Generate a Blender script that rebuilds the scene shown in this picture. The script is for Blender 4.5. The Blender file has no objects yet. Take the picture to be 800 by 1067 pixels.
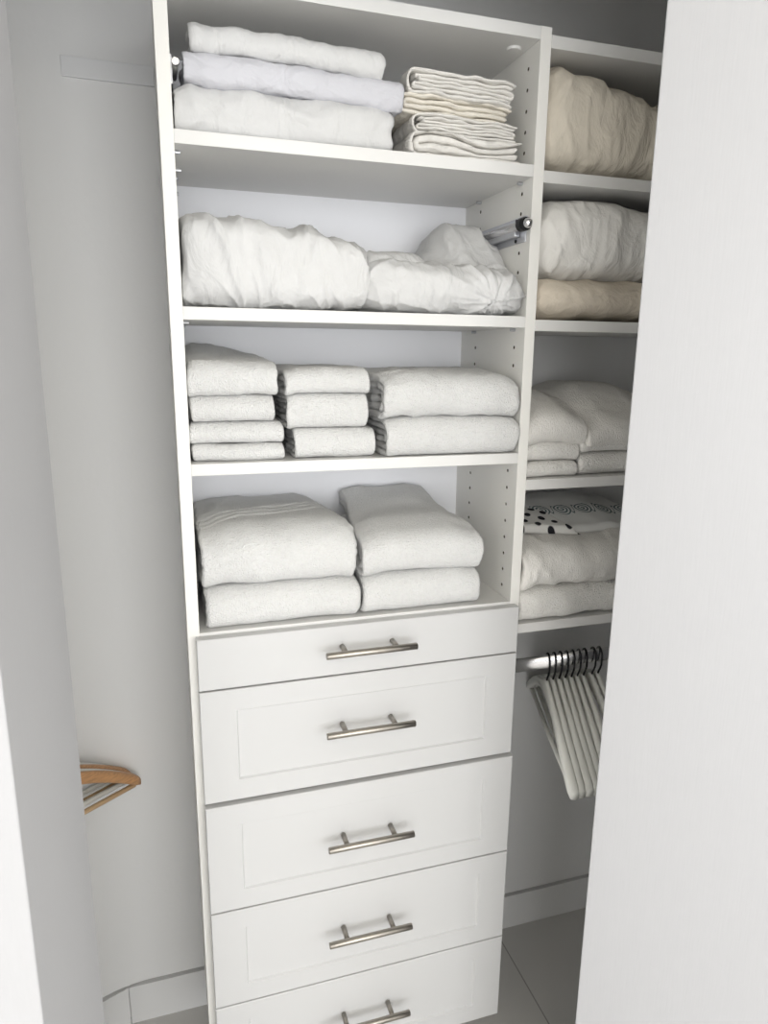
import bpy, bmesh, math, random
from mathutils import Vector, Matrix, noise
random.seed(4)
SC = bpy.context.scene
COL = SC.collection
# ------------------------------------------------------------------ camera
CAM = (-0.013448, -1.118233, 1.50348)
YAW, PITCH, ROLL, FPX = -0.304074, -0.22579, 0.011566, 722.917
cd = bpy.data.cameras.new('camera'); cam = bpy.data.objects.new('camera', cd); COL.objects.link(cam)
cd.sensor_fit = 'VERTICAL'; cd.sensor_height = 24.0; cd.lens = FPX / 1067 * 24.0; cd.clip_start = .01
_d = Vector((-math.sin(YAW)*math.cos(PITCH), math.cos(YAW)*math.cos(PITCH), math.sin(PITCH)))
_r = _d.cross(Vector((0, 0, 1))).normalized(); _u = _r.cross(_d)
_r2 = math.cos(ROLL)*_r + math.sin(ROLL)*_u; _u2 = -math.sin(ROLL)*_r + math.cos(ROLL)*_u
m = Matrix((_r2, _u2, -_d)).transposed().to_4x4(); m.translation = Vector(CAM)
cam.matrix_world = m; SC.camera = cam
# ------------------------------------------------------------------ world, lights, exposure
w = bpy.data.worlds.new('world'); SC.world = w; w.use_nodes = True
bg = w.node_tree.nodes['Background']; bg.inputs[0].default_value = (.95, .975, 1, 1); bg.inputs[1].default_value = 1.0
def area(name, loc, rot, sx, sy, power, color):
    l = bpy.data.lights.new(name, 'AREA'); l.shape = 'RECTANGLE'; l.size = sx; l.size_y = sy; l.energy = power; l.color = color
    o = bpy.data.objects.new(name, l); COL.objects.link(o); o.location = loc; o.rotation_euler = rot
    return o
# daylight through the bedroom window behind the camera, and the bedroom ceiling lamp
area('window_daylight', (.1, -3.9, 1.45), (math.radians(90), 0, 0), 3.2, 1.8, 112, (.985, .99, 1))
area('left_fill_light', (-2.55, -1.9, 1.35), (math.radians(90), 0, math.radians(-90)), 2.2, 1.9, 66, (.985, .99, 1))  # added fill from the left to lift the right bay; that wall has no window
area('right_fill_light', (3.15, -2.3, 1.3), (math.radians(90), 0, math.radians(90)), 2.2, 1.7, 55, (.985, .99, 1))  # added fill from the right for the folded door face; no window there
area('ceiling_lamp_light', (.2, -2.2, 2.38), (0, 0, 0), .5, .5, 10, (1, .93, .82))
vs = SC.view_settings; vs.view_transform = 'Standard'; vs.look = 'None'; vs.gamma = 1; vs.use_curve_mapping = False
vs.exposure = -0.26

# ------------------------------------------------------------------ materials
def mat(name, col, rough=.6, metal=0, spec=.5):
    mm = bpy.data.materials.new(name); mm.use_nodes = True
    b = mm.node_tree.nodes['Principled BSDF']
    b.inputs['Base Color'].default_value = (*col, 1); b.inputs['Roughness'].default_value = rough
    b.inputs['Metallic'].default_value = metal; b.inputs['Specular IOR Level'].default_value = spec
    return mm
def nodes(mm): return mm.node_tree.nodes, mm.node_tree.links, mm.node_tree.nodes['Principled BSDF']
def add_bump(mm, scale, strength, dist, detail=2, stretch=(1, 1, 1), colvar=0, kind='noise'):
    n, l, b = nodes(mm)
    tc = n.new('ShaderNodeTexCoord'); mp = n.new('ShaderNodeMapping'); mp.inputs['Scale'].default_value = stretch
    l.new(tc.outputs['Object'], mp.inputs[0])
    t = n.new('ShaderNodeTexNoise'); t.inputs['Scale'].default_value = scale; t.inputs['Detail'].default_value = detail
    l.new(mp.outputs[0], t.inputs['Vector'])
    bp = n.new('ShaderNodeBump'); bp.inputs['Strength'].default_value = strength; bp.inputs['Distance'].default_value = dist
    l.new(t.outputs[0], bp.inputs['Height'])
    prev = b.inputs['Normal'].links[0].from_socket if b.inputs['Normal'].links else None
    if prev: l.new(prev, bp.inputs['Normal'])
    l.new(bp.outputs[0], b.inputs['Normal'])
    if colvar:
        c = b.inputs['Base Color'].default_value[:]
        r = n.new('ShaderNodeMapRange'); r.inputs['To Min'].default_value = 1-colvar; r.inputs['To Max'].default_value = 1+colvar
        r.inputs['From Min'].default_value = .3; r.inputs['From Max'].default_value = .7
        l.new(t.outputs[0], r.inputs[0])
        v = n.new('ShaderNodeVectorMath'); v.operation = 'SCALE'; v.inputs[0].default_value = c[:3]
        l.new(r.outputs[0], v.inputs['Scale']); l.new(v.outputs[0], b.inputs['Base Color'])
    return mm
def crease(mm, scale, dist, stretch=(1, 1, 1), strength=.8, seed=0):
    n, l, b = nodes(mm)
    tc = n.new('ShaderNodeTexCoord'); mp = n.new('ShaderNodeMapping'); mp.inputs['Scale'].default_value = stretch; mp.inputs['Location'].default_value = (seed, seed*.7, 0)
    l.new(tc.outputs['Object'], mp.inputs[0])
    t = n.new('ShaderNodeTexNoise'); t.normalize = True
    t.inputs['Scale'].default_value = scale; t.inputs['Detail'].default_value = 4; t.inputs['Distortion'].default_value = 1.6
    l.new(mp.outputs[0], t.inputs['Vector'])
    bp = n.new('ShaderNodeBump'); bp.inputs['Strength'].default_value = strength; bp.inputs['Distance'].default_value = dist
    l.new(t.outputs[0], bp.inputs['Height'])
    if b.inputs['Normal'].links: l.new(b.inputs['Normal'].links[0].from_socket, bp.inputs['Normal'])
    l.new(bp.outputs[0], b.inputs['Normal'])
    return mm
M = {}
M['melamine'] = add_bump(mat('white_melamine', (.75, .745, .725), .42), 900, .05, .0005)
M['melamine_side'] = add_bump(mat('warm_white_melamine', (.85, .84, .80), .45), 900, .05, .0005)
M['drawer'] = add_bump(mat('white_drawer_foil', (.60, .60, .598), .38), 700, .05, .0005)
M['wall'] = add_bump(mat('wall_paint', (.76, .76, .755), .75), 90, .12, .002, 4)
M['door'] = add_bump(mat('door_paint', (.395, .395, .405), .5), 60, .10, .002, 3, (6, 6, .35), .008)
M['hole'] = mat('shaded_chipboard_hole', (.10, .08, .06), .9)  # bare chipboard, with the shade inside the drilled holes put into its colour
M['backing'] = mat('white_backing_board', (.86, .865, .89), .5)
M['base'] = mat('baseboard_paint', (.74, .74, .735), .5)
M['ceil'] = mat('ceiling_paint', (.70, .67, .60), .8)
M['rail'] = mat('painted_rail', (.72, .725, .73), .6)
M['terry'] = add_bump(add_bump(mat('white_terry', (.745, .745, .735), .95, spec=.1), 420, 1, .0032, 2), 170, .45, .003, 2, (1,1,1), .02)
M['terry_grey'] = add_bump(add_bump(mat('grey_white_terry', (.84, .825, .79), .95, spec=.1), 360, .9, .0035, 2), 120, .35, .003, 2, (1,1,1), .03)
M['terry_ribbed'] = add_bump(add_bump(mat('ribbed_white_cloth', (.84, .82, .78), .95, spec=.1), 300, .6, .003, 1, (3, .4, .4)), 420, .5, .002, 2)
M['cotton'] = add_bump(mat('white_cotton', (.66, .66, .655), .85, spec=.15), 60, .35, .004, 5, (1,1,1), .015)
M['lavender'] = add_bump(mat('cool_white_cotton', (.63, .63, .665), .85, spec=.15), 60, .3, .004, 5)
M['ecru'] = add_bump(mat('ecru_cotton', (.74, .70, .62), .85, spec=.15), 80, .35, .004, 5, (1,1,1), .03)
M['ivory'] = add_bump(mat('ivory_cotton', (.76, .74, .70), .8, spec=.2), 80, .35, .004, 5)
M['beige'] = add_bump(mat('beige_cotton', (.68, .625, .53), .9, spec=.1), 45, .5, .006, 6, (1,1,.6), .05)
M['tan'] = add_bump(mat('tan_cotton', (.66, .59, .49), .9, spec=.1), 60, .4, .005, 5, (1,1,1), .04)
M['pale'] = add_bump(mat('pale_grey_cotton', (.80, .785, .75), .9, spec=.1), 50, .4, .005, 5, (1,1,1), .02)
for k_, sc_, st_ in (('cotton', 11, (1.3, .8, .6)), ('lavender', 12, (.9, 1, 1.2)), ('ecru', 16, (.6, 1, 1.6)), ('ivory', 16, (.6, 1, 1.6)), ('beige', 11, (1.3, .8, .6)), ('tan', 12, (1, .8, 1)), ('pale', 11, (1.2, .8, .7))):
    crease(M[k_], sc_*1.7, .0065, st_)
M['nickel'] = add_bump(mat('brushed_nickel', (.36, .335, .30), .33, 1), 300, .1, .0005, 2, (.05, 1, 1))
M['chrome'] = mat('chrome', (.78, .78, .80), .22, 1)
M['satin'] = mat('satin_aluminium', (.62, .63, .66), .35, 1)
M['dark'] = mat('dark_steel', (.02, .02, .022), .35, .6)
M['black'] = mat('black_plastic', (.012, .012, .012), .5)
M['hanger_white'] = mat('white_hanger_lacquer', (.80, .80, .75), .4)
M['wood'] = add_bump(mat('varnished_beech', (.50, .27, .125), .4), 30, .1, .001, 4, (1, 12, 12), .22)
M['wood_light'] = add_bump(mat('pale_beech', (.62, .43, .25), .45), 30, .1, .001, 4, (1, 12, 12), .12)
def tile_mat():
    mm = mat('grey_floor_tile', (.23, .225, .215), .35)
    n, l, b = nodes(mm)
    tc = n.new('ShaderNodeTexCoord'); br = n.new('ShaderNodeTexBrick')
    mp = n.new('ShaderNodeMapping'); mp.inputs['Location'].default_value = (-.75+.6, .31, 0); l.new(tc.outputs['Object'], mp.inputs[0]); l.new(mp.outputs[0], br.inputs['Vector'])
    br.offset = 0; br.inputs['Scale'].default_value = 1; br.inputs['Brick Width'].default_value = .6; br.inputs['Row Height'].default_value = .6
    br.inputs['Mortar Size'].default_value = .0018; br.inputs['Color1'].default_value = (.54, .53, .51, 1); br.inputs['Color2'].default_value = (.53, .52, .50, 1)
    br.inputs['Mortar'].default_value = (.28, .27, .26, 1)
    l.new(br.outputs['Color'], b.inputs['Base Color'])
    return mm
M['tile'] = tile_mat()
def dots_mat():
    mm = add_bump(mat('polka_dot_cotton', (.80, .79, .76), .9, spec=.1), 200, .3, .001)
    n, l, b = nodes(mm)
    tc = n.new('ShaderNodeTexCoord'); mp = n.new('ShaderNodeMapping'); mp.inputs['Scale'].default_value = (36, 36, 0); mp.inputs['Rotation'].default_value = (0, 0, .7)
    l.new(tc.outputs['Object'], mp.inputs[0])
    v = n.new('ShaderNodeTexVoronoi'); v.inputs['Scale'].default_value = 1; v.inputs['Randomness'].default_value = .15
    l.new(mp.outputs[0], v.inputs['Vector'])
    r = n.new('ShaderNodeMapRange'); r.inputs['From Min'].default_value = .30; r.inputs['From Max'].default_value = .25; l.new(v.outputs['Distance'], r.inputs[0])
    mx = n.new('ShaderNodeMix'); mx.data_type = 'RGBA'; l.new(r.outputs[0], mx.inputs['Factor'])
    mx.inputs[6].default_value = (.80, .79, .76, 1); mx.inputs[7].default_value = (.025, .025, .03, 1)
    l.new(mx.outputs[2], b.inputs['Base Color'])
    return mm
M['dots'] = dots_mat()
def scroll_mat():
    mm = add_bump(mat('scroll_print_cotton', (.80, .80, .78), .9, spec=.1), 200, .3, .001)
    n, l, b = nodes(mm)
    def math_(op, a, bb=None, c=None):
        q = n.new('ShaderNodeMath'); q.operation = op
        for i, s in enumerate((a, bb, c)):
            if s is None: continue
            if isinstance(s, (int, float)): q.inputs[i].default_value = s
            else: l.new(s, q.inputs[i])
        return q.outputs[0]
    tc = n.new('ShaderNodeTexCoord'); sp = n.new('ShaderNodeSeparateXYZ'); l.new(tc.outputs['Object'], sp.inputs[0])
    X, Y = sp.outputs[0], sp.outputs[1]
    P_ = .05                                       # scroll repeat
    u = math_('SUBTRACT', math_('FLOORED_MODULO', math_('ADD', X, 1.003), P_), P_/2)
    vv = math_('SUBTRACT', Y, .135)
    r = math_('SQRT', math_('ADD', math_('MULTIPLY', u, u), math_('MULTIPLY', vv, vv)))
    th = math_('ARCTAN2', vv, u)
    sp1 = math_('FLOORED_MODULO', math_('ADD', math_('DIVIDE', r, .0075), math_('DIVIDE', th, 2*math.pi)), 1.0)
    line = math_('LESS_THAN', math_('ABSOLUTE', math_('SUBTRACT', sp1, .5)), .24)
    inner = math_('MULTIPLY', line, math_('LESS_THAN', r, .021))
    wav = math_('ABSOLUTE', math_('SUBTRACT', vv, math_('MULTIPLY', math_('SINE', math_('MULTIPLY', X, 2*math.pi/P_*2)), .016)))
    l2 = math_('MULTIPLY', math_('LESS_THAN', wav, .0024), math_('GREATER_THAN', r, .019))
    msk = math_('MAXIMUM', inner, l2)
    mx = n.new('ShaderNodeMix'); mx.data_type = 'RGBA'; l.new(msk, mx.inputs['Factor'])
    mx.inputs[6].default_value = (.80, .80, .78, 1); mx.inputs[7].default_value = (.16, .21, .22, 1)
    l.new(mx.outputs[2], b.inputs['Base Color'])
    return mm
M['scroll'] = scroll_mat()

# ------------------------------------------------------------------ helpers
def tag(o, label=None, cat=None, group=None, kind=None):
    if label: o['label'] = label
    if cat: o['category'] = cat
    if group: o['group'] = group
    if kind: o['kind'] = kind
    return o
def link_mesh(name, me, m_, parent=None, smooth=False):
    o = bpy.data.objects.new(name, me); COL.objects.link(o); me.materials.append(m_)
    if smooth:
        for p in me.polygons: p.use_smooth = True
    if parent: o.parent = parent
    return o
def empty(name, loc=(0, 0, 0), rz=0):
    o = bpy.data.objects.new(name, None); COL.objects.link(o); o.location = loc; o.rotation_euler = (0, 0, rz); o.empty_display_size = .05
    return o
def obj(name, bm, m_, parent=None, smooth=False, bevel=0, seg=2):
    bmesh.ops.recalc_face_normals(bm, faces=bm.faces)
    me = bpy.data.meshes.new(name); bm.to_mesh(me); bm.free()
    o = link_mesh(name, me, m_, parent, smooth)
    if bevel:
        b = o.modifiers.new('bevel', 'BEVEL'); b.width = bevel; b.segments = seg; b.limit_method = 'ANGLE'; b.angle_limit = .6
        b.harden_normals = False
    return o
def box(bm, x0, x1, y0, y1, z0, z1):
    vs_ = [bm.verts.new((x, y, z)) for z in (z0, z1) for y in (y0, y1) for x in (x0, x1)]
    for f in ((0, 2, 3, 1), (4, 5, 7, 6), (0, 1, 5, 4), (2, 6, 7, 3), (0, 4, 6, 2), (1, 3, 7, 5)): bm.faces.new([vs_[i] for i in f])
    return vs_
def tube(bm, pts, r, n=12, cap=True):
    """round tube along a list of points; r may be a list"""
    pts = [Vector(p) for p in pts]; rings = []
    up = None
    for i, p in enumerate(pts):
        t = (pts[min(i+1, len(pts)-1)] - pts[max(i-1, 0)]).normalized()
        if up is None: up = Vector((0, 0, 1)) if abs(t.z) < .9 else Vector((1, 0, 0))
        a = t.cross(up)
        if a.length < 1e-5: a = t.orthogonal()
        a.normalize(); b = a.cross(t).normalized(); up = b
        rr = r[i] if isinstance(r, (list, tuple)) else r
        rings.append([bm.verts.new(p + a*math.cos(2*math.pi*k/n)*rr + b*math.sin(2*math.pi*k/n)*rr) for k in range(n)])
    for i in range(len(rings)-1):
        for k in range(n): bm.faces.new((rings[i][k], rings[i][(k+1) % n], rings[i+1][(k+1) % n], rings[i+1][k]))
    if cap: bm.faces.new(rings[0][::-1]); bm.faces.new(rings[-1])
def struct(name, bm, m_, parent=None, bevel=0):
    o = obj(name, bm, m_, parent, bevel=bevel)
    if not parent: o['kind'] = 'structure'
    return o
def sm(a, b, x):
    t = max(0., min(1., (x-a)/(b-a))); return t*t*(3-2*t)

# ------------------------------------------------------------------ the room
CEIL, YB = 2.44, .28
FX0, FX1, FY0 = -2.6, 3.2, -4.0
bm = bmesh.new(); box(bm, FX0, FX1, FY0, .45, -.1, 0); struct('floor', bm, M['tile'])
bm = bmesh.new(); box(bm, FX0, FX1, FY0, .45, CEIL, CEIL+.1); struct('ceiling', bm, M['ceil'])
# back wall: plaster stops just above the baseboard, leaving an open slit
GZ0, GZ1 = .0985, .1062
bm = bmesh.new(); box(bm, -.115, 1.25, YB, YB+.014, GZ1, CEIL); box(bm, -.17, 1.25, YB+.014, YB+.12, 0, CEIL); struct('wall_back', bm, M['wall'])
bm = bmesh.new(); box(bm, -.166, 1.25, YB-.004, YB+.0135, 0, GZ0); struct('baseboard_back', bm, M['base'])
ang = math.radians(22)
def angled(bm, u0, u1, v0, v1, z0, z1):          # u runs left along the angled wall, v into it
    cx, cy = -.17, YB
    vs_ = box(bm, u0, u1, v0, v1, z0, z1)
    for v in vs_:
        u, q = v.co.x, v.co.y
        v.co.x = cx - math.cos(ang)*u - math.sin(ang)*q*1
        v.co.y = cy - math.sin(ang)*u + math.cos(ang)*q
bm = bmesh.new(); angled(bm, 0, .8, .014, .12, 0, CEIL)
rr_ = .28; t0_ = rr_*math.tan(ang/2); pl = []                    # plaster face with a softly rounded inner corner
for k in range(13):
    a = ang*k/12; pl.append((-.17+t0_-rr_*math.sin(a), YB-rr_*(1-math.cos(a))))
pl = [(-.115, YB)]+pl+[(-.17-math.cos(ang)*.8, YB-math.sin(ang)*.8)]
fr = [[bm.verts.new((x, y, z)) for x, y in pl] for z in (GZ1, CEIL)]
bk = [[bm.verts.new((x+.0, y+.014, z)) for x, y in pl] for z in (GZ1, CEIL)]
for k in range(len(pl)-1):
    bm.faces.new((fr[0][k], fr[0][k+1], fr[1][k+1], fr[1][k])); bm.faces.new((bk[0][k], bk[1][k], bk[1][k+1], bk[0][k+1]))
    bm.faces.new((fr[0][k], bk[0][k], bk[0][k+1], fr[0][k+1])); bm.faces.new((fr[1][k], fr[1][k+1], bk[1][k+1], bk[1][k]))
wl = struct('wall_left_back', bm, M['wall'])
for p in wl.data.polygons: p.use_smooth = True
wl.data.set_sharp_from_angle(angle=.6)
bm = bmesh.new(); angled(bm, -.0012, .8, -.004, .0135, 0, GZ0); struct('baseboard_left', bm, M['base'])
bm = bmesh.new(); box(bm, -1.0, -.90, -.30, .12, 0, CEIL); struct('wall_left', bm, M['wall'])
bm = bmesh.new(); box(bm, 1.25, 1.35, -.30, .40, 0, CEIL); struct('wall_right', bm, M['wall'])
# wall with the closet opening
DY = -.30
bm = bmesh.new(); box(bm, FX0, -.21, DY, DY+.10, 0, CEIL); box(bm, 1.18, FX1, DY, DY+.10, 0, CEIL); box(bm, -.21, 1.18, DY, DY+.10, 2.08, CEIL)
struct('wall_front', bm, M['wall'])
# rest of the bedroom behind the camera
bm = bmesh.new(); box(bm, FX0-.1, FX0, FY0, DY+.1, 0, CEIL); struct('wall_bedroom_left', bm, M['wall'])
bm = bmesh.new(); box(bm, FX1, FX1+.1, FY0, DY+.1, 0, CEIL); struct('wall_bedroom_right', bm, M['wall'])
bm = bmesh.new()
box(bm, FX0, FX1, FY0-.1, FY0, 0, .35); box(bm, FX0, FX1, FY0-.1, FY0, 2.35, CEIL); box(bm, FX0, -.5, FY0-.1, FY0, .35, 2.35); box(bm, 2.5, FX1, FY0-.1, FY0, .35, 2.35)
struct('wall_bedroom_back', bm, M['wall'])

# ------------------------------------------------------------------ closet doors
d1 = empty('door_1'); d1['kind'] = 'structure'     # left bifold, folded open
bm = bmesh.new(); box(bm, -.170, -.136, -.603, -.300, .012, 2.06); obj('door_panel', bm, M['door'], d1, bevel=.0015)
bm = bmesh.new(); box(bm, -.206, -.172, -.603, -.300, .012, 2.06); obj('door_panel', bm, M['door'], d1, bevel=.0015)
d2 = empty('door_2'); d2['kind'] = 'structure'     # right bifold, closed
def leaf(px, py, a, length, th, name='door_panel'):
    bm = bmesh.new(); vs_ = box(bm, 0, length, 0, th, .012, 2.06); c, s_ = math.cos(a), math.sin(a)
    for v in vs_:
        x, y = v.co.x, v.co.y; v.co.x = px+c*x-s_*y; v.co.y = py+s_*x+c*y
    return obj(name, bm, M['door'], d2, bevel=.0015)
BA = math.radians(38); BL = .375
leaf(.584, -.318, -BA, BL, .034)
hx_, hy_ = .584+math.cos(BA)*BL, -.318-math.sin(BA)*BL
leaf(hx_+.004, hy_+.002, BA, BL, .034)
bm = bmesh.new(); box(bm, -.209, 1.179, -.315, -.287, 2.062, 2.079); struct('trim_1', bm, M['base'])   # door track

# ------------------------------------------------------------------ shelving tower
T, W, D = .019, .6096, YB-.001
ZT, Z1, Z2, Z3, Z4 = 2.0125, 1.8095, 1.5675, 1.329, 1.0455
DB = .105
L_, R_ = T, W-T
tower = empty('closet_tower', (0, 0, DB))
tag(tower, 'white melamine tower of four open shelves above five drawers, against the back wall', 'closet cabinet')
def tobj(name, bm, m_, parent=tower, **k):
    for v in bm.verts: v.co.z -= DB
    return obj(name, bm, m_, parent, **k)
def drilled_panel(name, x0, x1, face_x, sgn):
    bm = bmesh.new(); box(bm, x0, x1, 0, D, DB, ZT)
    for v in bm.verts: v.co.z -= DB
    o = obj(name, bm, M['melamine_side'], tower)
    cb = bmesh.new()
    for y in (.037, .203):
        z = 1.0672
        while z < ZT-.03:
            near = any(abs(z-(s-T/2)) < .014 for s in (Z1, Z2, Z3)) or (1.690 < z < 1.745 and sgn < 0)
            if not near:
                tube(cb, [(face_x-sgn*.001, y, z), (face_x+sgn*.012, y, z)], .0031, 10)
            z += .032
    cme = bpy.data.meshes.new('cut'); bmesh.ops.recalc_face_normals(cb, faces=cb.faces); cb.to_mesh(cme); cb.free(); cme.materials.append(M['hole'])
    co = bpy.data.objects.new('cut', cme); COL.objects.link(co)
    md = o.modifiers.new('b', 'BOOLEAN'); md.object = co; md.operation = 'DIFFERENCE'; md.solver = 'EXACT'; md.material_mode = 'TRANSFER'
    bpy.context.view_layer.update()
    dg = bpy.context.evaluated_depsgraph_get()
    nm = bpy.data.meshes.new_from_object(o.evaluated_get(dg)); o.modifiers.clear(); o.data = nm
    bpy.data.objects.remove(co)
    return o
drilled_panel('side_panel', 0, T, T, -1)
drilled_panel('side_panel', W-T, W, W-T, 1)
def board(name, parent, x0, x1, z, m_='melamine', y0=0):
    bm = bmesh.new(); box(bm, x0, x1, y0, D, z-T, z)
    if parent is tower:
        for v in bm.verts: v.co.z -= DB
    return obj(name, bm, M[m_], parent, bevel=.0008)
board('top_panel', tower, L_, R_, ZT)
for z in (Z1, Z2, Z3, Z4): board('shelf', tower, L_, R_, z)
# metal shelf pins under the adjustable shelves, plus spare ones
for z in (Z1, Z2, Z3):
    for x, s in ((L_, 1), (R_, -1)):
        for y in (.037, .203):
            bm = bmesh.new(); tube(bm, [(x-s*.004, y, z-T-.003), (x+s*.009, y, z-T-.003)], .0028, 10); tobj('shelf_pin', bm, M['satin'])
for y in (.037, .203):
    bm = bmesh.new(); tube(bm, [(L_-.004, y, 1.763), (L_+.009, y, 1.763)], .0028, 10); tobj('shelf_pin', bm, M['satin'])
# cam cover under the top panel
bm = bmesh.new(); tube(bm, [(.566, .045, ZT-T+.0005), (.566, .045, ZT-T-.004)], [.0125, .0115], 20); tobj('cam_cover', bm, M['melamine'], bevel=.0008)
bm = bmesh.new(); box(bm, L_, R_, D-.0045, D-.0002, DB, ZT-T); tobj('back_panel', bm, M['backing'])
# drawers
def drawer(z0, z1, x0, x1, F, hz, shaker):
    g = .0015; z0 += g; z1 -= g
    bm = bmesh.new()
    def ring(i, y, j=None):
        j = i if j is None else j
        return [bm.verts.new(c) for c in ((x0+i, y, z0+j-DB), (x1-i, y, z0+j-DB), (x1-i, y, z1-j-DB), (x0+i, y, z1-j-DB))]
    rs = [ring(.0, F+.0185), ring(0, F+.0012), ring(.0012, F)]
    if shaker: rs += [ring(.060, F, .039), ring(.0625, F+.0036, .0415), ring(.0640, F+.0038, .043)]
    bm.faces.new(rs[0])
    for a, b in zip(rs, rs[1:]):
        for k in range(4): bm.faces.new((a[k], a[(k+1) % 4], b[(k+1) % 4], b[k]))
    bm.faces.new(rs[-1][::-1])
    o = obj('drawer', bm, M['drawer'], tower)
    bm = bmesh.new(); box(bm, L_+.012, R_-.012, F+.019, D-.012, z0+.012-DB, z1-.012-DB); obj('drawer_box', bm, M['melamine'], o)
    hx = .3035
    h = bmesh.new(); yb = F-.034
    tube(h, [(hx-.0815, yb, hz-DB), (hx-.0805, yb, hz-DB), (hx+.0805, yb, hz-DB), (hx+.0815, yb, hz-DB)], [.0052, .006, .006, .0052], 20)
    for s in (-.046, .046): tube(h, [(hx+s, F+.001, hz-DB), (hx+s, yb, hz-DB)], .0048, 16)
    ho = obj('handle', h, M['nickel'], o, smooth=False)
    for p in ho.data.polygons: p.use_smooth = len(p.vertices) == 4
    tag(ho, 'brushed nickel bar handle')
DX0, DX1 = .0125, .6015
drawer(.948, 1.0420, DX0, DX1-.001, -.019, 1.002, False)
drawer(.7342, .948, DX0, DX1-.001, -.019, .852, True)
drawer(.5153, .7325, DX0, DX1, -.026, .628, True)
drawer(.308, .5153, DX0, DX1, -.026, .423, True)
drawer(.1054, .308, DX0, DX1, -.026, .217, True)

# ------------------------------------------------------------------ right-hand shelf unit
unit = empty('shelf_unit', (W, 0, 0))
tag(unit, 'white wall-hung shelving bay with five boards, right of the drawer tower', 'shelves')
XR = 1.205
RZ = (1.8025, 1.5625, 1.2785, .9965)
for z in RZ: 
    o = board('shelf', unit, W+.0005-W, XR-W, z)
o = board('top_panel', unit, .0005, XR-W, ZT-.010)
bm = bmesh.new(); box(bm, XR-W, XR+T-W, 0, D, .86, ZT-.010); obj('side_panel', bm, M['melamine_side'], unit, bevel=.0008)
for z in RZ:
    for y in (.037, .203):
        bm = bmesh.new(); tube(bm, [(-.002, y, z-T-.003), (.009, y, z-T-.003)], .0028, 10); obj('shelf_pin', bm, M['satin'], unit)

# chrome hanging rod
RY, RZc = .065, .876
rod = empty('closet_rod', (W, RY, RZc)); tag(rod, 'chrome oval hanging rod below the right-hand shelves carrying white hangers', 'rod')
bm = bmesh.new()
n = 24; prof = [(math.cos(2*math.pi*k/n)*.0075, math.sin(2*math.pi*k/n)*.0150) for k in range(n)]
ra = [bm.verts.new((.001, a, b)) for a, b in prof]; rb = [bm.verts.new((1.25-W-.001, a, b)) for a, b in prof]
for k in range(n): bm.faces.new((ra[k], ra[(k+1) % n], rb[(k+1) % n], rb[k]))
bm.faces.new(ra[::-1]); bm.faces.new(rb)
o = obj('rod', bm, M['chrome'], rod, smooth=False)
for p in o.data.polygons: p.use_smooth = len(p.vertices) == 4
for x0, x1 in ((0.0004, .004), (1.25-W-.004, 1.25-W-.0004)):
    bm = bmesh.new(); vs2 = []
    for x in (x0, x1): vs2.append([bm.verts.new((x, a*1.7, b*1.35)) for a, b in prof])
    for k in range(n): bm.faces.new((vs2[0][k], vs2[0][(k+1) % n], vs2[1][(k+1) % n], vs2[1][k]))
    bm.faces.new(vs2[0][::-1]); bm.faces.new(vs2[1]); obj('rod_socket', bm, M['satin'], rod)

# pull-out valet rod on the inner right side of the tower
vr = empty('valet_rod', (R_, 0, 1.712)); tag(vr, 'pull-out chrome valet rod on a grey plate, screwed inside the tower above the comforter', 'valet rod')
bm = bmesh.new(); box(bm, -.003, -.0003, .012, .205, -.021, .021); obj('mounting_plate', bm, M['satin'], vr, bevel=.0005)
bm = bmesh.new(); box(bm, -.015, -.003, .030, .200, -.012, .012); o = obj('rod_housing', bm, M['satin'], vr, bevel=.003, seg=3)
bm = bmesh.new(); tube(bm, [(-.0135, -.010, .004), (-.0135, .19, .004)], .0072, 20); o = obj('rod', bm, M['chrome'], vr, smooth=True)
bm = bmesh.new(); tube(bm, [(-.0135, .012, .004), (-.0135, .008, .004), (-.0135, -.006, .004), (-.0135, -.012, .004), (-.0135, -.015, .004)], [.0085, .0112, .0112, .010, .007], 24)
o = obj('end_cap', bm, M['dark'], vr); 
bm = bmesh.new(); bmesh.ops.create_uvsphere(bm, u_segments=20, v_segments=12, radius=.0082); bmesh.ops.translate(bm, verts=bm.verts, vec=(-.0135, -.0145, .004)); obj('end_knob', bm, M['chrome'], vr, smooth=True)
for y in (.045, ):
    for z in (-.0165, .0165):
        bm = bmesh.new(); tube(bm, [(-.003, y, z), (-.0044, y, z)], .003, 10); obj('screw', bm, M['dark'], vr)

# painted mounting rail on the back wall of the left bay
bm = bmesh.new(); box(bm, -.1485, -.001, YB-.005, YB, 1.9475, 1.979)
tag(obj('mounting_rail', bm, M['rail'], bevel=.0008), 'short grey-white painted rail fixed flat to the wall left of the tower', 'wall rail')

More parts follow.
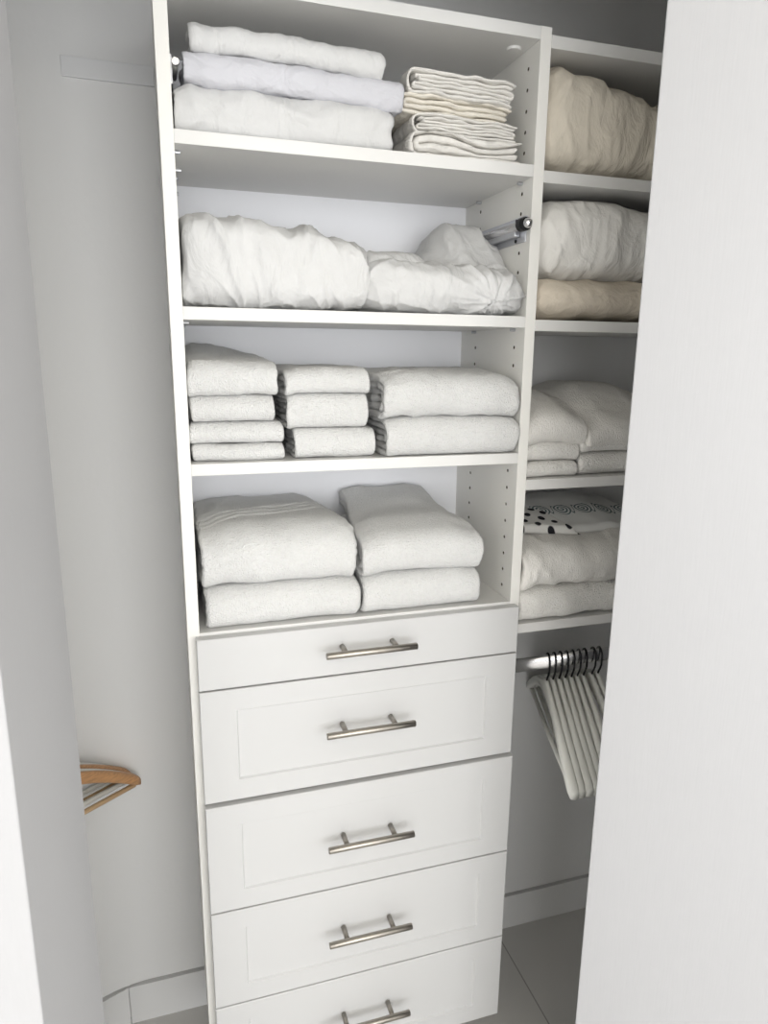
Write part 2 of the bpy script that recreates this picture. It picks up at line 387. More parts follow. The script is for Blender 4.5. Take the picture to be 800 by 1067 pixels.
# ------------------------------------------------------------------ cloth builders
def superarc(A, R, p=2.6, n=18):
    out = []
    for i in range(n+1):
        t = math.pi*i/n - math.pi/2          # -90 .. 90
        c, s = math.cos(t), math.sin(t)
        out.append((-A*abs(c)**(2/p), R*(abs(s)**(2/p))*(1 if s > 0 else -1)))
    return out[::-1]                          # top -> bottom
def resample(pts, step):
    pts = [Vector((a, b)) for a, b in pts]; out = [pts[0]]; acc = 0
    L = [0]
    for a, b in zip(pts, pts[1:]): L.append(L[-1]+(b-a).length)
    n = max(6, int(L[-1]/step)); j = 0
    out = []
    for i in range(n+1):
        s = L[-1]*i/n
        while j < len(L)-2 and L[j+1] < s: j += 1
        f = (s-L[j])/max(1e-9, L[j+1]-L[j]); out.append(pts[j].lerp(pts[j+1], max(0, min(1, f))))
    return out
def strip_mesh(V, F, path, t, s0, s1, ns, place, seed, ragged=.003, step=.0045, et=(.55, .85)):
    """sweep a thick strip along s; path in (a,b); place(s,a,b)->xyz"""
    path = resample(path, step); n = len(path); nor = []
    for i in range(n):
        d = (path[min(i+1, n-1)]-path[max(i-1, 0)]).normalized(); nor.append(Vector((-d.y, d.x)))
    base = len(V); prof_n = 2*n
    for j in range(ns+1):
        u = j/ns
        uu = .5-.5*math.cos(math.pi*u)*1.0
        uu = uu*.35+u*.65
        ed = min(u, 1-u)*ns
        th = t*(.5 if ed < .5 else (.82 if ed < 1.5 else 1))
        row = []
        for i in range(n):
            e = min(i, n-1-i)
            tt = th*(et[0] if e == 0 else (et[1] if e == 1 else 1))
            row.append(path[i]+nor[i]*tt/2)
        for i in range(n-1, -1, -1):
            e = min(i, n-1-i)
            tt = th*(et[0] if e == 0 else (et[1] if e == 1 else 1))
            row.append(path[i]-nor[i]*tt/2)
        for k, q in enumerate(row):
            i = k if k < n else 2*n-1-k
            r = ragged*noise.noise(Vector((i*.13, seed*7.3, 1.5 if u < .5 else 9.1)))
            s = s0+(s1-s0)*uu + r*abs(2*u-1)
            V.append(place(s, q.x, q.y))
    for j in range(ns):
        for k in range(prof_n):
            a = base+j*prof_n+k; b = base+j*prof_n+(k+1) % prof_n
            F.append((a, b, b+prof_n, a+prof_n))
    for j in (0, ns):
        for i in range(n-1):
            a = base+j*prof_n+i; b = base+j*prof_n+i+1; c = base+(j+1)*prof_n-2-i; d = base+(j+1)*prof_n-1-i
            F.append((a, b, c, d) if j == 0 else (d, c, b, a))
def cloth_obj(name, V, F, m_, disp=None, lo=None, hi=None, parent=None):
    me = bpy.data.meshes.new(name); me.from_pydata(V, [], F); me.update()
    bm = bmesh.new(); bm.from_mesh(me); bmesh.ops.recalc_face_normals(bm, faces=bm.faces); bm.to_mesh(me); bm.free(); me.update()
    if disp:
        ns_ = [v.normal.copy() for v in me.vertices]
        for v, q in zip(me.vertices, ns_):
            v.co = v.co + q*disp(v.co)
    if lo:
        for v in me.vertices:
            v.co = Vector([min(max(v.co[i], lo[i]), hi[i]) for i in range(3)])
    bm = bmesh.new(); bm.from_mesh(me); bmesh.ops.recalc_face_normals(bm, faces=bm.faces); bm.to_mesh(me); bm.free()
    return link_mesh(name, me, m_, parent, smooth=True)
def N(p, s, seed=0): return noise.noise(Vector((p[0]*s+seed*3.7, p[1]*s-seed*1.9, p[2]*s+seed*5.1)))
def ridge(p, s, seed=0, stretch=(1, 1, 1), warp=.25, power=2.5):
    q = Vector((p[0]*stretch[0], p[1]*stretch[1], p[2]*stretch[2]))*s
    q += Vector((noise.noise(q*.5+Vector((seed, 0, 0))), noise.noise(q*.5+Vector((0, seed+4, 0))), noise.noise(q*.5+Vector((0, 0, seed+8)))))*warp*4
    return (1-abs(noise.noise(q+Vector((seed*1.7, 3, seed)))))**power - .5
def nested(D0, H, nlay, bulge, gap=.0008):
    """centre-line paths of nlay nested folds (opening to +a) filling height H, front at a=0"""
    t = H/(2*nlay)-gap; out = []
    for k in range(nlay):
        ins = k*(t+gap); R = H/2-t/2-ins; A = max(.004, bulge-ins*.8)
        if R < .002: R = .002
        arc = [(A+ins+t*.5+a, H/2+b) for a, b in superarc(A, R, 2.5 if k == 0 else 2.2)]
        d = D0-.006*k
        out.append([(d, H/2+R)]+arc+[(d, H/2-R)])
    return out, t
def side_paths(L, H, nlay, bulge):
    """one outer fold with its nose at a=0, a serpentine of thinner layers inside"""
    t = min(.0062, H/(nlay*2+1)); g = .0009
    R = H/2-t/2
    out = [([(L, H/2+R)]+[(bulge+t/2+a, H/2+b) for a, b in superarc(bulge, R, 2.2)]+[(L-.004, H/2-R)], t)]
    inner = H-2*t-2*g; m_ = max(2, 2*nlay-2); pt = inner/m_; ti = pt-.0006; z0 = t+g+pt/2; p = []
    a0, a1 = t+g+pt*.5+.002, L-.003-pt*.5
    for k in range(m_):
        z = z0+k*pt; xa, xb = (a1-.004*((k*7) % 3), a0+.010*((k*5) % 3 == 1)) if k % 2 == 0 else (a0, a1)
        if k % 2 == 0: p += [(xa, z), (xb+pt*.5, z)]
        else: p += [(xa+pt*.5, z), (xb, z)]
        if k < m_-1:
            sg = -1 if k % 2 == 0 else 1
            xc = p[-1][0]
            for q in range(1, 6):
                th_ = -math.pi/2+math.pi*q/6
                p.append((xc+sg*pt*.5*math.cos(th_), z+pt/2+pt/2*math.sin(th_)))
    out.append((p, ti))
    return out
def make_fold(name, label, cat, group, m_, x0, x1, y0, y1, z0, h, nlay=2, bulge=None, seed=1, warp=None, yaw=0,
              amp=.0015, ns=60, disp=None, lo=None, hi=None, side=False, ragged=.004, step=.0045):
    """side=False: the fold faces the viewer; side=True: the fold noses point left and layer edges show in front"""
    H = h; cx, cy = (x0+x1)/2, (y0+y1)/2; V, F = [], []
    if bulge is None: bulge = min(.02, h*.35)
    depth = (x1-x0) if side else (y1-y0)
    paths, t = nested(depth, H, nlay, bulge)
    if side: paths = side_paths(depth, H, nlay, bulge)
    else: paths = [(q, t) for q in paths]
    c, s_ = math.cos(yaw), math.sin(yaw)
    def place(s, a, b):
        if side: x, y = x0+a, s
        else: x, y = s, y0+a
        z = z0+b
        e = noise.noise(Vector((x*18+seed, y*18, z*9)))
        if side: y += .002*noise.noise(Vector((x*30, seed*3, z*60)))
        else: y += .0035*noise.noise(Vector((x*12+seed*2.1, 0, seed)))
        dx, dy = x-cx, y-cy
        x, y = cx+c*dx-s_*dy, cy+s_*dx+c*dy
        v = Vector((x, y, z))
        return warp(v) if warp else v
    for k, (pa, t) in enumerate(paths):
        ins = .0015*k
        if side: strip_mesh(V, F, pa, t, y0+ins, y1-ins, ns, place, seed+k, ragged, .003, (.8, 1))
        else: strip_mesh(V, F, pa, t, x0+ins*1.5, x1-ins*1.5, ns, place, seed+k, ragged, step)
    def dd(co):
        r = amp*(N(co, 22, seed)+.5*N(co, 55, seed+3))
        if disp: r += disp(co)
        return r
    me_lo = lo or (-9, -9, z0-.02); me_hi = hi or (9, YB-.007, 9)
    o = cloth_obj(name, V, F, m_, dd, me_lo, me_hi)
    set_origin(o, (cx, cy, z0))
    return tag(o, label, cat, group)
def set_origin(o, p):
    p = Vector(p)
    for v in o.data.vertices: v.co -= p
    o.location = p
def blob_geo(x0, x1, y0, y1, z0, hfun, px=3.2, pe=3.0, nu=150, nv=110):
    V, F = [], []; cx, hx = (x0+x1)/2, (x1-x0)/2; cy, hy = (y0+y1)/2, (y1-y0)/2
    def se(t, p):
        c, s = math.cos(t), math.sin(t)
        return (abs(c)**(2/p))*(1 if c > 0 else -1), (abs(s)**(2/p))*(1 if s > 0 else -1)
    for i in range(nu+1):
        ph = -math.pi/2+math.pi*i/nu
        # even out spacing
        xx = -1+2*i/nu; xx = math.sin(xx*math.pi/2)*.35+xx*.65
        k = max(0, 1-abs(xx)**px)**(1/px)
        for j in range(nv):
            th = 2*math.pi*j/nv
            a, b = se(th, pe)
            x = cx+hx*xx; y = cy+hy*a*(.25+.75*k); H = hfun(x, y)
            zz = .5+.5*b*k if b > 0 else .5+.5*b*(k**.5)
            V.append((x, y, z0+H*zz))
    for i in range(nu):
        for j in range(nv):
            a = i*nv+j; b = i*nv+(j+1) % nv
            F.append((a, b, b+nv, a+nv))
    for i in (0, nu):
        c = len(V); ring = [V[i*nv+j] for j in range(nv)]
        V.append(tuple(sum(q[k] for q in ring)/nv for k in range(3)))
        for j in range(nv): F.append((c, i*nv+j, i*nv+(j+1) % nv))
    return V, F
def add_geo(VF, V2, F2):
    b = len(VF[0]); VF[0].extend(V2); VF[1].extend([tuple(i+b for i in f) for f in F2])
def lerp_tab(tab, x):
    if x <= tab[0][0]: return tab[0][1]
    for (a, b), (c, d) in zip(tab, tab[1:]):
        if x <= c: return b+(d-b)*sm(a, c, x)
    return tab[-1][1]
def edge_sag(x0, x1, y0, y1, z0, ax=.12, ay=.1, wx=.03, wy=.05, ext=None):
    def f(v):
        g = 1 - ax*((1-sm(x0, x0+wx, v.x)) + (1-sm(-x1, -x1+wx, -v.x))) - ay*(1-sm(y0, y0+wy, v.y))
        if ext: g += ext(v.x, v.y)
        return Vector((v.x, v.y, z0+(v.z-z0)*g))
    return f
LT, RT = L_+.0008, R_-.0008

# ------------------------------------------------------------------ top shelf: sheets and pillowcases
S1 = Z1+.0003
gp = 'folded sheets stacked at the left of the top shelf'
def wr(a, s, st, seed, p=2.5): return lambda co: a*ridge(co, s, seed, st, .3, p)+.0022*ridge(co, 30, seed+5, st, .4, 4)
make_fold('folded_sheet', 'thick white folded sheet lying directly on the top shelf, bottom of three', 'sheet', gp, M['cotton'], LT+.002, .347, .008, .25, S1, .067, 3, .02, 3,
          edge_sag(.02, .347, 0, .25, S1, .08, .06), amp=.002, disp=wr(.0075, 9, (1, 1, 1.6), 2), lo=(LT, -.02, S1), hi=(.352, .27, 2))
make_fold('folded_sheet', 'cool lavender-white folded sheet in the middle of the three on the top shelf', 'sheet', gp, M['lavender'], .036, .362, .006, .24, S1+.066, .042, 3, .016, 5,
          lambda v: Vector((v.x, v.y, v.z-.006*sm(.2, .37, v.x))), amp=.002, disp=wr(.005, 10, (1, 1, 1.2), 7))
make_fold('folded_sheet', 'thin off-white folded sheet on top of the lavender-white one, touching nothing above', 'sheet', gp, M['cotton'], .047, .330, .004, .23, S1+.106, .036, 2, .015, 9,
          lambda v: Vector((v.x, v.y, v.z-.006*sm(.15, .35, v.x))), amp=.002, disp=wr(.005, 9, (1, 1, 1.2), 17))
# pile of ecru pillowcases: fold noses on the left, layer edges in front
gp = 'thin pillowcases piled at the right of the top shelf'
pw = lambda v: Vector((v.x, v.y, v.z+.004*N(v, 9, 4)))
for (nm, lab, mt, x0, x1, zz, h, nl, sd) in (
    ('pillowcase', 'crumpled ivory satin pillowcase under the ecru pile, resting on the top shelf', 'ivory', .375, .575, 0, .036, 2, 21),
    ('pillowcase', 'white folded pillowcase with many thin layer edges, second from bottom of the pile', 'ivory', .382, .567, .035, .030, 3, 22),
    ('pillowcase', 'yellowish ecru pillowcase rolled at its left end in mid pile', 'ecru', .357, .556, .0625, .030, 2, 23),
    ('pillowcase', 'uppermost ivory folded pillowcase of the pile below the top panel', 'ivory', .370, .556, .089, .036, 3, 24)):
    def wv(v, sd=sd):
        k = sm(0, .012, v.z-S1)
        dz = .0042*N((v.x, v.y*.6, v.z*.4), 13, 4)+.0020*N((v.x, v.y*.5, v.z), 34, sd)
        droop = -.010*sm(.53, .58, v.x)*sm(S1+.02, S1+.10, v.z)
        if sd == 21: dz += .007*math.sin((v.x-.38)*34)*sm(.0, .03, v.z-S1)*(1-sm(.03, .037, v.z-S1))
        return Vector((v.x+.003*N(v, 40, sd), v.y+.004*N((v.x*.5, 0, v.z*3), 22, sd), v.z+k*(dz+droop)))
    make_fold(nm, lab, 'pillowcase', gp, M[mt], x0, x1, .012+.005*(sd % 3), .235, S1+zz, h, nl, .012, sd, wv, ns=30, side=True,
              amp=.0004, ragged=.006, lo=(.352, -.01, S1), hi=(RT, .27, 1.99))
# small white rack at the far left of the top shelf
tr = empty('tie_rack', (L_, .05, S1)); tag(tr, 'small white and chrome pull-out rack peeking beside the sheets at the top left', 'rack')
bm = bmesh.new(); box(bm, .0004, .0045, 0, .16, .072, .112); obj('mounting_plate', bm, M['satin'], tr, bevel=.001)
bm = bmesh.new(); tube(bm, [(.0085, -.01, .098), (.0085, .02, .10), (.0085, .06, .10)], [.004, .0045, .004], 14); obj('rack_arm', bm, M['hanger_white'], tr, smooth=True)
bm = bmesh.new(); tube(bm, [(.0085, -.014, .098), (.0085, -.010, .098)], .0052, 16); obj('end_ring', bm, M['chrome'], tr)

# ------------------------------------------------------------------ second shelf: comforters
S2 = Z2+.0003
h_tab = [(.02, .142), (.10, .140), (.16, .133), (.19, .130), (.215, .137), (.25, .122), (.30, .108)]
VF = ([], [])
add_geo(VF, *blob_geo(LT+.001, .312, -.012, .262, S2, lambda x, y: lerp_tab(h_tab, x)*(.97+.05*sm(0, .2, y)), 11, 4.6))
def dE(co):
    p = (co.x+.35*(co.z-1.6), co.y, co.z)
    return .007*ridge(p, 11, 5, (1.6, .6, .35), .25, 3)+.0045*ridge(p, 26, 9, (1.3, .7, .5), .4, 4)+.001*N(co, 60, 2)+.004*N(co, 9, 1)
o = cloth_obj('comforter', *VF, M['cotton'], dE, (LT, -.02, S2), (.33, .275, 1.76)); set_origin(o, (.16, .12, S2))
tag(o, 'tall puffy white comforter filling the left half of the second shelf', 'comforter', 'white comforters on the second shelf')
VF = ([], [])
t1 = [(.29, .090), (.33, .096), (.40, .086), (.50, .082), (.56, .080), (.605, .070)]
add_geo(VF, *blob_geo(.300, .5905, -.022, .140, S2, lambda x, y: lerp_tab(t1, x), 4.5, 2.6))
t2 = [(.30, .112), (.36, .104), (.43, .100), (.50, .170), (.535, .176), (.60, .150)]
add_geo(VF, *blob_geo(.305, .5905, .03, .262, S2, lambda x, y: lerp_tab(t2, x)*(.60+.40*sm(.04, .17, y)), 9, 2.8))
add_geo(VF, *blob_geo(.303, .42, .0, .20, S2, lambda x, y: .104, 4.0, 3, 50, 70))
def dF(co):
    q = (co.x-.5, co.y, co.z-S2-.02)
    rr = math.hypot(q[0]-.02, q[2])
    a = math.atan2(q[2], q[0]-.02)
    fan = (1-abs(noise.noise(Vector((a*3.0, rr*6, 2)))))**3-.5
    wf = sm(.42, .50, co.x)
    return .008*fan*wf+.006*ridge(co, 12, 15, (1, .7, .8), .3, 3)*(1-.5*wf)+.003*ridge(co, 27, 19, (1, .7, .9), .4, 4)
o = cloth_obj('comforter', *VF, M['cotton'], dF, (.298, -.03, S2), (RT, .275, 1.76)); set_origin(o, (.45, .12, S2))
tag(o, 'white comforter rolled along its front with a peaked heap behind, right half of second shelf', 'comforter', 'white comforters on the second shelf')

# ------------------------------------------------------------------ third shelf: hand and bath towels
S3 = Z3+.0003
g1 = 'towels in the left stack on the third shelf'
def ext1(x, y): return .10*sm(.08, .26, y)*sm(.16, .06, x) if False else .16*sm(.05, .27, y)*(1-sm(.05, .16, x))-.02
w1 = edge_sag(.02, .17, .01, .26, S3, .03, .03, .02, .03, lambda x, y: .17*sm(.05, .26, y)*(1-.7*sm(.05, .16, x)))
def st(name, label, cat, group, m_, x0, x1, y0, y1, za, zb, nl, sd, warp, S, **k):
    return make_fold(name, label, cat, group, M[m_], x0, x1, y0, y1, S+za, zb-za-.0006, nl, k.pop('bulge', min(.016, (zb-za)*.42)), sd, warp, **k)
st('folded_towel', 'thin white hand towel at the bottom of the four-high left stack', 'towel', g1, 'terry', .0225, .1715, .012, .25, 0, .0285, 1, 31, w1, S3)
st('folded_towel', 'white hand towel second from the bottom of the left stack, sticking out right', 'towel', g1, 'terry', .0205, .1690, .014, .25, .0285, .064, 1, 32, w1, S3)
st('folded_towel', 'white hand towel just below the thick top one in the left stack', 'towel', g1, 'terry', .0225, .1545, .010, .24, .064, .108, 1, 33, w1, S3, lo=(LT, -.02, S3), hi=(.16, .27, 2))
st('folded_towel', 'thick loosely folded white towel crowning the left stack on the third shelf', 'towel', g1, 'terry', LT+.0005, .1590, .008, .255, .108, .160, 2, 34, w1, S3, lo=(LT, -.02, S3), hi=(.17, .27, 2), disp=wr(.004, 10, (1, 1, 1), 3))
g2 = 'towels in the middle stack on the third shelf'
w2 = edge_sag(.175, .325, .01, .25, S3, .04, .03, .02, .03)
st('folded_towel', 'white towel at the bottom of the three-high middle stack', 'towel', g2, 'terry', .1865, .3250, .012, .24, 0, .051, 3, 41, w2, S3)
st('folded_towel', 'puffy white towel in the centre of the three-high middle stack', 'towel', g2, 'terry', .1760, .3110, .012, .24, .051, .109, 3, 42, w2, S3)
st('folded_towel', 'creamy white towel on top of the three-high middle stack', 'towel', g2, 'terry', .1730, .3140, .010, .24, .109, .151, 2, 43, w2, S3)
g3 = 'bath towels in the right stack on the third shelf'
w3 = edge_sag(.335, .588, -.005, .25, S3, .06, .05, .04, .05)
st('folded_towel', 'wide white bath towel at the bottom of the two-high right stack', 'towel', g3, 'terry', .3400, .5870, -.008, .255, 0, .070, 3, 51, w3, S3, bulge=.024, lo=(.328, -.03, S3), hi=(RT, .27, 2))
st('folded_towel', 'wide white bath towel slumped on top of the two-high right stack', 'towel', g3, 'terry', .3340, .5850, -.008, .26, .070, .146, 3, 52, w3, S3, bulge=.026, lo=(.328, -.03, S3), hi=(RT, .27, 2), disp=wr(.006, 7, (1, 1, 1), 8))

# ------------------------------------------------------------------ fourth shelf: big bath towels
S4 = Z4+.0003
g4 = 'big bath towels in the left stack above the drawers'
w4 = edge_sag(.03, .29, -.005, .26, S4, .05, .07, .04, .07)
def taper(wf, xc, k, za, zb):
    def f(v):
        v = wf(v); q = k*sm(.03, .26, v.y)*sm(za, zb, v.z); return Vector((xc+(v.x-xc)*(1-q), v.y, v.z))
    return f
def hem(co):
    y = co.y-.062-.30*(co.x-.03)+.004*math.sin(co.x*40); d = 0
    for k in (0, .024, .048): d -= .006*math.exp(-((y-k)/.0035)**2)
    return d*sm(1.16, 1.175, co.z)
st('bath_towel', 'big white bath towel under the striped-hem one, left above the drawers', 'towel', g4, 'terry', .0310, .2950, -.004, .255, 0, .076, 2, 61, w4, S4, bulge=.026, yaw=-.0)
st('bath_towel', 'big white bath towel with three ribbed hem stripes across its top', 'towel', g4, 'terry', .0260, .2880, -.006, .262, .076, .176, 2, 62, taper(w4, .035, .12, S4+.08, S4+.15), S4, bulge=.032, disp=lambda co: hem(co)+.004*ridge(co, 7, 2), ns=70, step=.0015)
g5 = 'big bath towels in the right stack above the drawers'
w5 = edge_sag(.295, .53, -.005, .26, S4, .07, .10, .06, .09, lambda x, y: .16*sm(.12, .27, y)-.02)
st('bath_towel', 'fluffy white bath towel at the bottom of the right stack above the drawers', 'towel', g5, 'terry', .3020, .5270, -.006, .255, 0, .083, 2, 71, w5, S4, bulge=.028)
st('bath_towel', 'fluffy white bath towel with upturned rear edge, topping the right stack above the drawers', 'towel', g5, 'terry', .2980, .5270, -.006, .262, .083, .165, 3, 72, taper(w5, .412, .24, S4+.08, S4+.14), S4, bulge=.03,
   disp=lambda co: .005*ridge(co, 7, 5)+.010*(abs(co.x-.41)/.09-.5)*sm(.19, .27, co.y)*sm(1.18, 1.2, co.z), ns=70)

# ------------------------------------------------------------------ right bay
def blob(name, label, cat, group, m_, x0, x1, y0, y1, z0, hf, disp, lo, hi, px=5, pe=3.2, nu=120, nv=100):
    V, F = blob_geo(x0, x1, y0, y1, z0, hf, px, pe, nu, nv)
    o = cloth_obj(name, V, F, M[m_], disp, lo, hi); set_origin(o, ((x0+x1)/2, (y0+y1)/2, z0)); return tag(o, label, cat, group)
Q1, Q2, Q3, Q4 = [z+.0003 for z in RZ]
XL = W+.0012
th = [(.61, .186), (.64, .184), (.672, .170), (.70, .170), (.75, .154), (.85, .135), (1.0, .11)]
blob('comforter', 'beige bulging comforter stuffed under the top board of the right-hand bay', 'comforter', None, 'beige', XL, 1.02, -.006, .265, Q1,
     lambda x, y: lerp_tab(th, x), lambda co: .006*ridge(co, 9, 3, (1.3, .7, .45), .35, 2.5)+.003*ridge(co, 24, 33, (1.3, .7, .5), .4, 4)+.002*N(co, 30, 3), (XL, -.02, Q1), (1.1, .275, 1.98), 6, 3.4)
blob('folded_blanket', 'tan folded blanket lying under the pale pillow in the right-hand bay', 'blanket', None, 'tan', XL+.002, 1.03, -.008, .26, Q2,
     lambda x, y: .078, lambda co: .006*ridge(co, 10, 6, (1, .7, .8), .3, 2.5)+.002*N(co, 30, 5), (XL, -.02, Q2), (1.1, .275, 1.66), 8, 2.6)
tp = [(.61, .136), (.64, .146), (.75, .150), (.90, .130), (1.0, .10)]
blob('pillow', 'plump pale grey pillow resting on the tan blanket in the right-hand bay', 'pillow', None, 'pale', XL+.002, 1.04, -.006, .26, Q2+.066,
     lambda x, y: lerp_tab(tp, x), lambda co: .007*ridge(co, 9, 8, (1.4, .7, .5), .35, 2.5)+.003*ridge(co, 26, 39, (1.3, .7, .5), .4, 4)+.002*N(co, 25, 9), (XL, -.02, Q2+.058), (1.1, .275, 1.7815), 5, 2.8)
# towel stacks, third board
g6 = 'grey-white towels in the stack next to the tower, right-hand bay'
w6 = edge_sag(.61, .73, .01, .25, Q3, .04, .05, .03, .04)
kk = dict(lo=(XL, -.02, Q3), hi=(1.1, .27, 2))
st('hand_towel', 'thin grey-white towel at the bottom of the stack next to the tower', 'towel', g6, 'terry_grey', XL+.001, .726, .012, .24, 0, .031, 1, 81, w6, Q3, **kk)
st('hand_towel', 'thin grey-white towel in the middle of the stack next to the tower', 'towel', g6, 'terry_grey', XL+.001, .728, .012, .24, .031, .071, 1, 82, w6, Q3, **kk)
w6b = edge_sag(.61, .735, .01, .25, Q3, .10, .20, .05, .12)
st('hand_towel', 'thick ribbed towel drooping over the top of the stack next to the tower', 'towel', g6, 'terry_ribbed', XL+.001, .737, .006, .25, .076, .158, 2, 83, w6b, Q3, bulge=.03, **kk)
g7 = 'grey-white towels in the stack behind the door edge, right-hand bay'
w7 = edge_sag(.73, .92, .01, .25, Q3, .04, .04, .03, .04)
st('hand_towel', 'grey-white towel at the bottom of the stack half hidden by the door', 'towel', g7, 'terry_grey', .7310, .915, .014, .245, 0, .046, 1, 91, w7, Q3)
st('hand_towel', 'thin grey-white towel second up in the stack half hidden by the door', 'towel', g7, 'terry_grey', .7330, .915, .012, .25, .046, .074, 1, 92, w7, Q3)
w7b = edge_sag(.735, .93, .01, .26, Q3, .10, .34, .06, .16)
st('hand_towel', 'soft ribbed towel topping the stack half hidden by the door', 'towel', g7, 'terry_ribbed', .7400, .93, .004, .262, .076, .170, 2, 93, w7b, Q3, bulge=.03)
# towels, fourth board
g8 = 'white towels on the lowest board of the right-hand bay'
w8 = edge_sag(.61, .9, -.01, .26, Q4, .03, .10, .03, .08)
kk = dict(lo=(XL, -.03, Q4), hi=(1.1, .27, 2))
st('bath_towel', 'white towel lying directly on the lowest board beside the tower', 'towel', g8, 'terry_grey', XL+.001, .95, -.004, .25, 0, .072, 2, 101, w8, Q4, bulge=.024, disp=wr(.004, 9, (1, 1, 1), 4), **kk)
w8b = edge_sag(.61, .9, -.01, .26, Q4, .04, .16, .05, .16)
st('bath_towel', 'white towel with slanting creases under the printed cloths on the lowest board', 'towel', g8, 'terry_ribbed', XL+.001, .95, -.006, .25, .078, .172, 2, 102, w8b, Q4, bulge=.034, disp=wr(.010, 10, (1.8, .4, .6), 14), **kk)
def top8(x, y): return Q4+.168*(w8b(Vector((x, y, Q4+1))).z-Q4)
def printed(name, label, m_, x0, x1, y0, y1, dz, tilt, shape):
    V, F = [], []; nx, ny = 60, 50
    for side_ in (1, 0):
        for j in range(ny+1):
            for i in range(nx+1):
                u, v = i/nx, j/ny
                x = x0+(x1-x0)*u; y = y0+(y1-y0)*v; x, y = shape(x, y, u, v)
                e = min(u, 1-u, v, 1-v); rim = sm(0, .07, e)
                z = top8(x, y)+dz+tilt(x, y)+(.011*rim+.003*N((x, y, 0), 25, 3)*rim if side_ else 0)
                V.append((x, y, z))
    o_ = (nx+1)*(ny+1)
    for j in range(ny):
        for i in range(nx):
            a = j*(nx+1)+i; F.append((a, a+1, a+nx+2, a+nx+1)); F.append((o_+a, o_+a+nx+1, o_+a+nx+2, o_+a+1))
    rim_ = [i for i in range(nx+1)]+[j*(nx+1)+nx for j in range(1, ny+1)]+[ny*(nx+1)+i for i in range(nx-1, -1, -1)]+[j*(nx+1) for j in range(ny-1, 0, -1)]
    for a, b in zip(rim_, rim_[1:]+rim_[:1]): F.append((a, o_+a, o_+b, b))
    o = cloth_obj(name, V, F, M[m_], None, (XL, -.03, Q4), (1.2, YB-.002, RZ[2]-T-.003)); return o
o = printed('printed_cloth', '', 'scroll', .705, .96, .06, .262, .004, lambda x, y: .020*sm(.08, .22, y), lambda x, y, u, v: (x-.035*(v), y))
tag(o, 'folded white cloth with a blue-grey scroll border, at the right on the lowest board', 'cloth')
o = printed('printed_cloth', '', 'dots', XL, .735, .075, .255, .008, lambda x, y: .012*sm(.08, .25, y)-.0, lambda x, y, u, v: (x-.05*max(0, v)*u+.03*(1-v)*u, y-.03*u*(1-v)+.0))
tag(o, 'folded white cloth with black polka dots, beside the tower on the lowest board', 'cloth')

# ------------------------------------------------------------------ hangers
def hanger(name, m_arm, m_bar, hookr=.0022, span=.433, drop=.108, pw=1.55, tall=1.0):
    """origin at the hook's contact on top of the rod; plane = local XZ"""
    root = empty(name)
    half = span/2
    # hook
    bm = bmesh.new(); pts = []
    R = .019
    for k in range(0, 19):
        a = math.radians(-30+k*(225/18)); pts.append((R*math.cos(a)*.95, 0, .0018-R+R*math.sin(a)))
    pts = pts[::-1] if False else pts
    pts = [(-.0, 0, -.082), (0, 0, -.062), (.004, 0, -.052), (.012, 0, -.041), (.0175, 0, -.030)]+pts[1:]
    tube(bm, pts, hookr, 8); tag(obj('hook', bm, M['dark'], root, smooth=True), 'black steel hook')
    # contoured shoulders, one continuous bowed bar with rectangular-rounded section
    bm = bmesh.new(); rings = []; n = 40; ns_ = 12
    for i in range(n+1):
        u = -1+2*i/n; au = abs(u)
        x = u*half; z = -.074-drop*au**pw; bow = .014*au**2
        wd = .0058+.0050*sm(.2, .95, au)*(1-.4*sm(.97, 1, au)); hh = tall*.0125*(1-.1*au)*(1-.25*sm(.97, 1, au))+.006*math.exp(-(u/.12)**2)
        ring = []
        for k in range(ns_):
            a = 2*math.pi*k/ns_; c, s = math.cos(a), math.sin(a)
            ring.append(bm.verts.new((x, bow+wd*abs(c)**.7*(1 if c > 0 else -1), z+hh*abs(s)**.7*(1 if s > 0 else -1))))
        rings.append(ring)
    for a, b in zip(rings, rings[1:]):
        for k in range(ns_): bm.faces.new((a[k], a[(k+1) % ns_], b[(k+1) % ns_], b[k]))
    bm.faces.new(rings[0][::-1]); bm.faces.new(rings[-1]); obj('shoulder', bm, m_arm, root, smooth=True)
    # trouser bar
    bm = bmesh.new(); tube(bm, [(-half*.95, .012, -.176), (0, .010, -.178), (half*.95, .012, -.176)], .0052, 12); obj('trouser_bar', bm, m_bar, root, smooth=True)
    return root
def copy_tree(o, parent=None):
    c = o.copy(); COL.objects.link(c); c.parent = parent
    for ch in list(o.children): copy_tree(ch, c)
    return c
ztop = RZc+.015
proto = hanger('clothes_hanger', M['hanger_white'], M['hanger_white'])
HX = [.722+.0148*k for k in range(11)]
yaw0 = math.atan2(-.411, -.132)
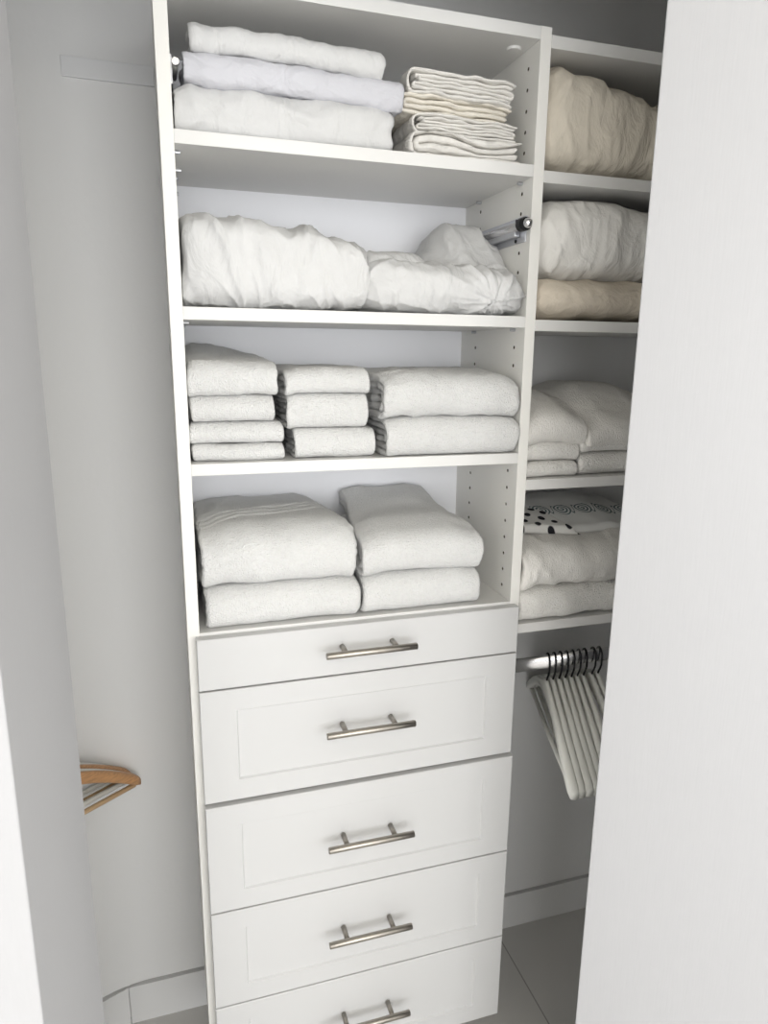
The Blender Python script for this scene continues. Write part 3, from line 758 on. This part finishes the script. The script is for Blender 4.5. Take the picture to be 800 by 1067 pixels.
labs = ['white wooden hanger nearest the tower, its far arm and bar fully in view', 'second white hanger from the tower on the chrome rod', 'third white hanger from the tower on the chrome rod',
        'fourth white hanger from the tower on the chrome rod', 'fifth white hanger from the tower on the chrome rod', 'sixth white hanger from the tower on the chrome rod',
        'seventh white hanger from the tower, just before the wider gap', 'white hanger beyond the gap, close to the door edge', 'second hanger beyond the gap, mostly behind the door edge']
for k in range(9):
    o = proto if k == 0 else copy_tree(proto)
    x = HX[k]+(.006 if k >= 7 else 0)
    o.location = (x, RY, ztop); o.rotation_euler = (0, 0, yaw0+random.uniform(-.02, .02)+(.03 if k >= 7 else 0)+.012*k*0)
    tag(o, labs[k], 'hanger', 'white hangers on the chrome rod in the right-hand bay')
# left bay: short wall arm carrying wooden and white hangers; tips point to the back right
dirv = Vector((math.sin(math.radians(55.1)), math.cos(math.radians(55.1)), 0)); per = Vector((-dirv.y, dirv.x, 0))
C0 = Vector((-.103, .248, 0))-dirv*.2165
lz = .800
la = empty('wall_hook_arm', (C0.x, C0.y, lz)); tag(la, 'chrome wall arm in the left bay behind the folded door carrying the wooden hangers', 'wall arm')
a0 = Vector((0, 0, -.008))-per*.03; 
# reach of the arm up to the angled wall
wn = Vector((math.sin(ang), -math.cos(ang), 0)); wp = Vector((-.17, YB, 0))
tt = (wp-C0).dot(wn)/per.dot(wn)
a1 = per*(tt-.0005)+Vector((0, 0, -.008))
bm = bmesh.new(); tube(bm, [a0, a1], .0075, 16); tube(bm, [a1-per*.004, a1], .02, 20); obj('arm', bm, M['chrome'], la)
wproto = hanger('wooden_hanger', M['wood'], M['wood_light'], drop=.098, pw=1.7, tall=1.12)
yawl = math.atan2(dirv.y, dirv.x)
def put(o, k, label, group):
    q = C0+per*(.0165*k); o.location = (q.x, q.y, lz+(.006 if 'white' in label[:5] else 0)); o.rotation_euler = (0, 0, yawl); tag(o, label, 'hanger', group)
put(wproto, 0, 'brown wooden hanger foremost in the left bay, beside the folded door', 'hangers in the left bay')
o = copy_tree(proto); o.name = 'clothes_hanger'; put(o, 1, 'white hanger sandwiched between two brown wooden ones in the left bay', 'hangers in the left bay')
o = copy_tree(wproto); put(o, 2, 'brown wooden hanger between the white ones in the left bay', 'hangers in the left bay')
o = copy_tree(proto); o.name = 'clothes_hanger'; put(o, 3, 'white hanger rearmost in the left bay, its arm above the wooden one', 'hangers in the left bay')
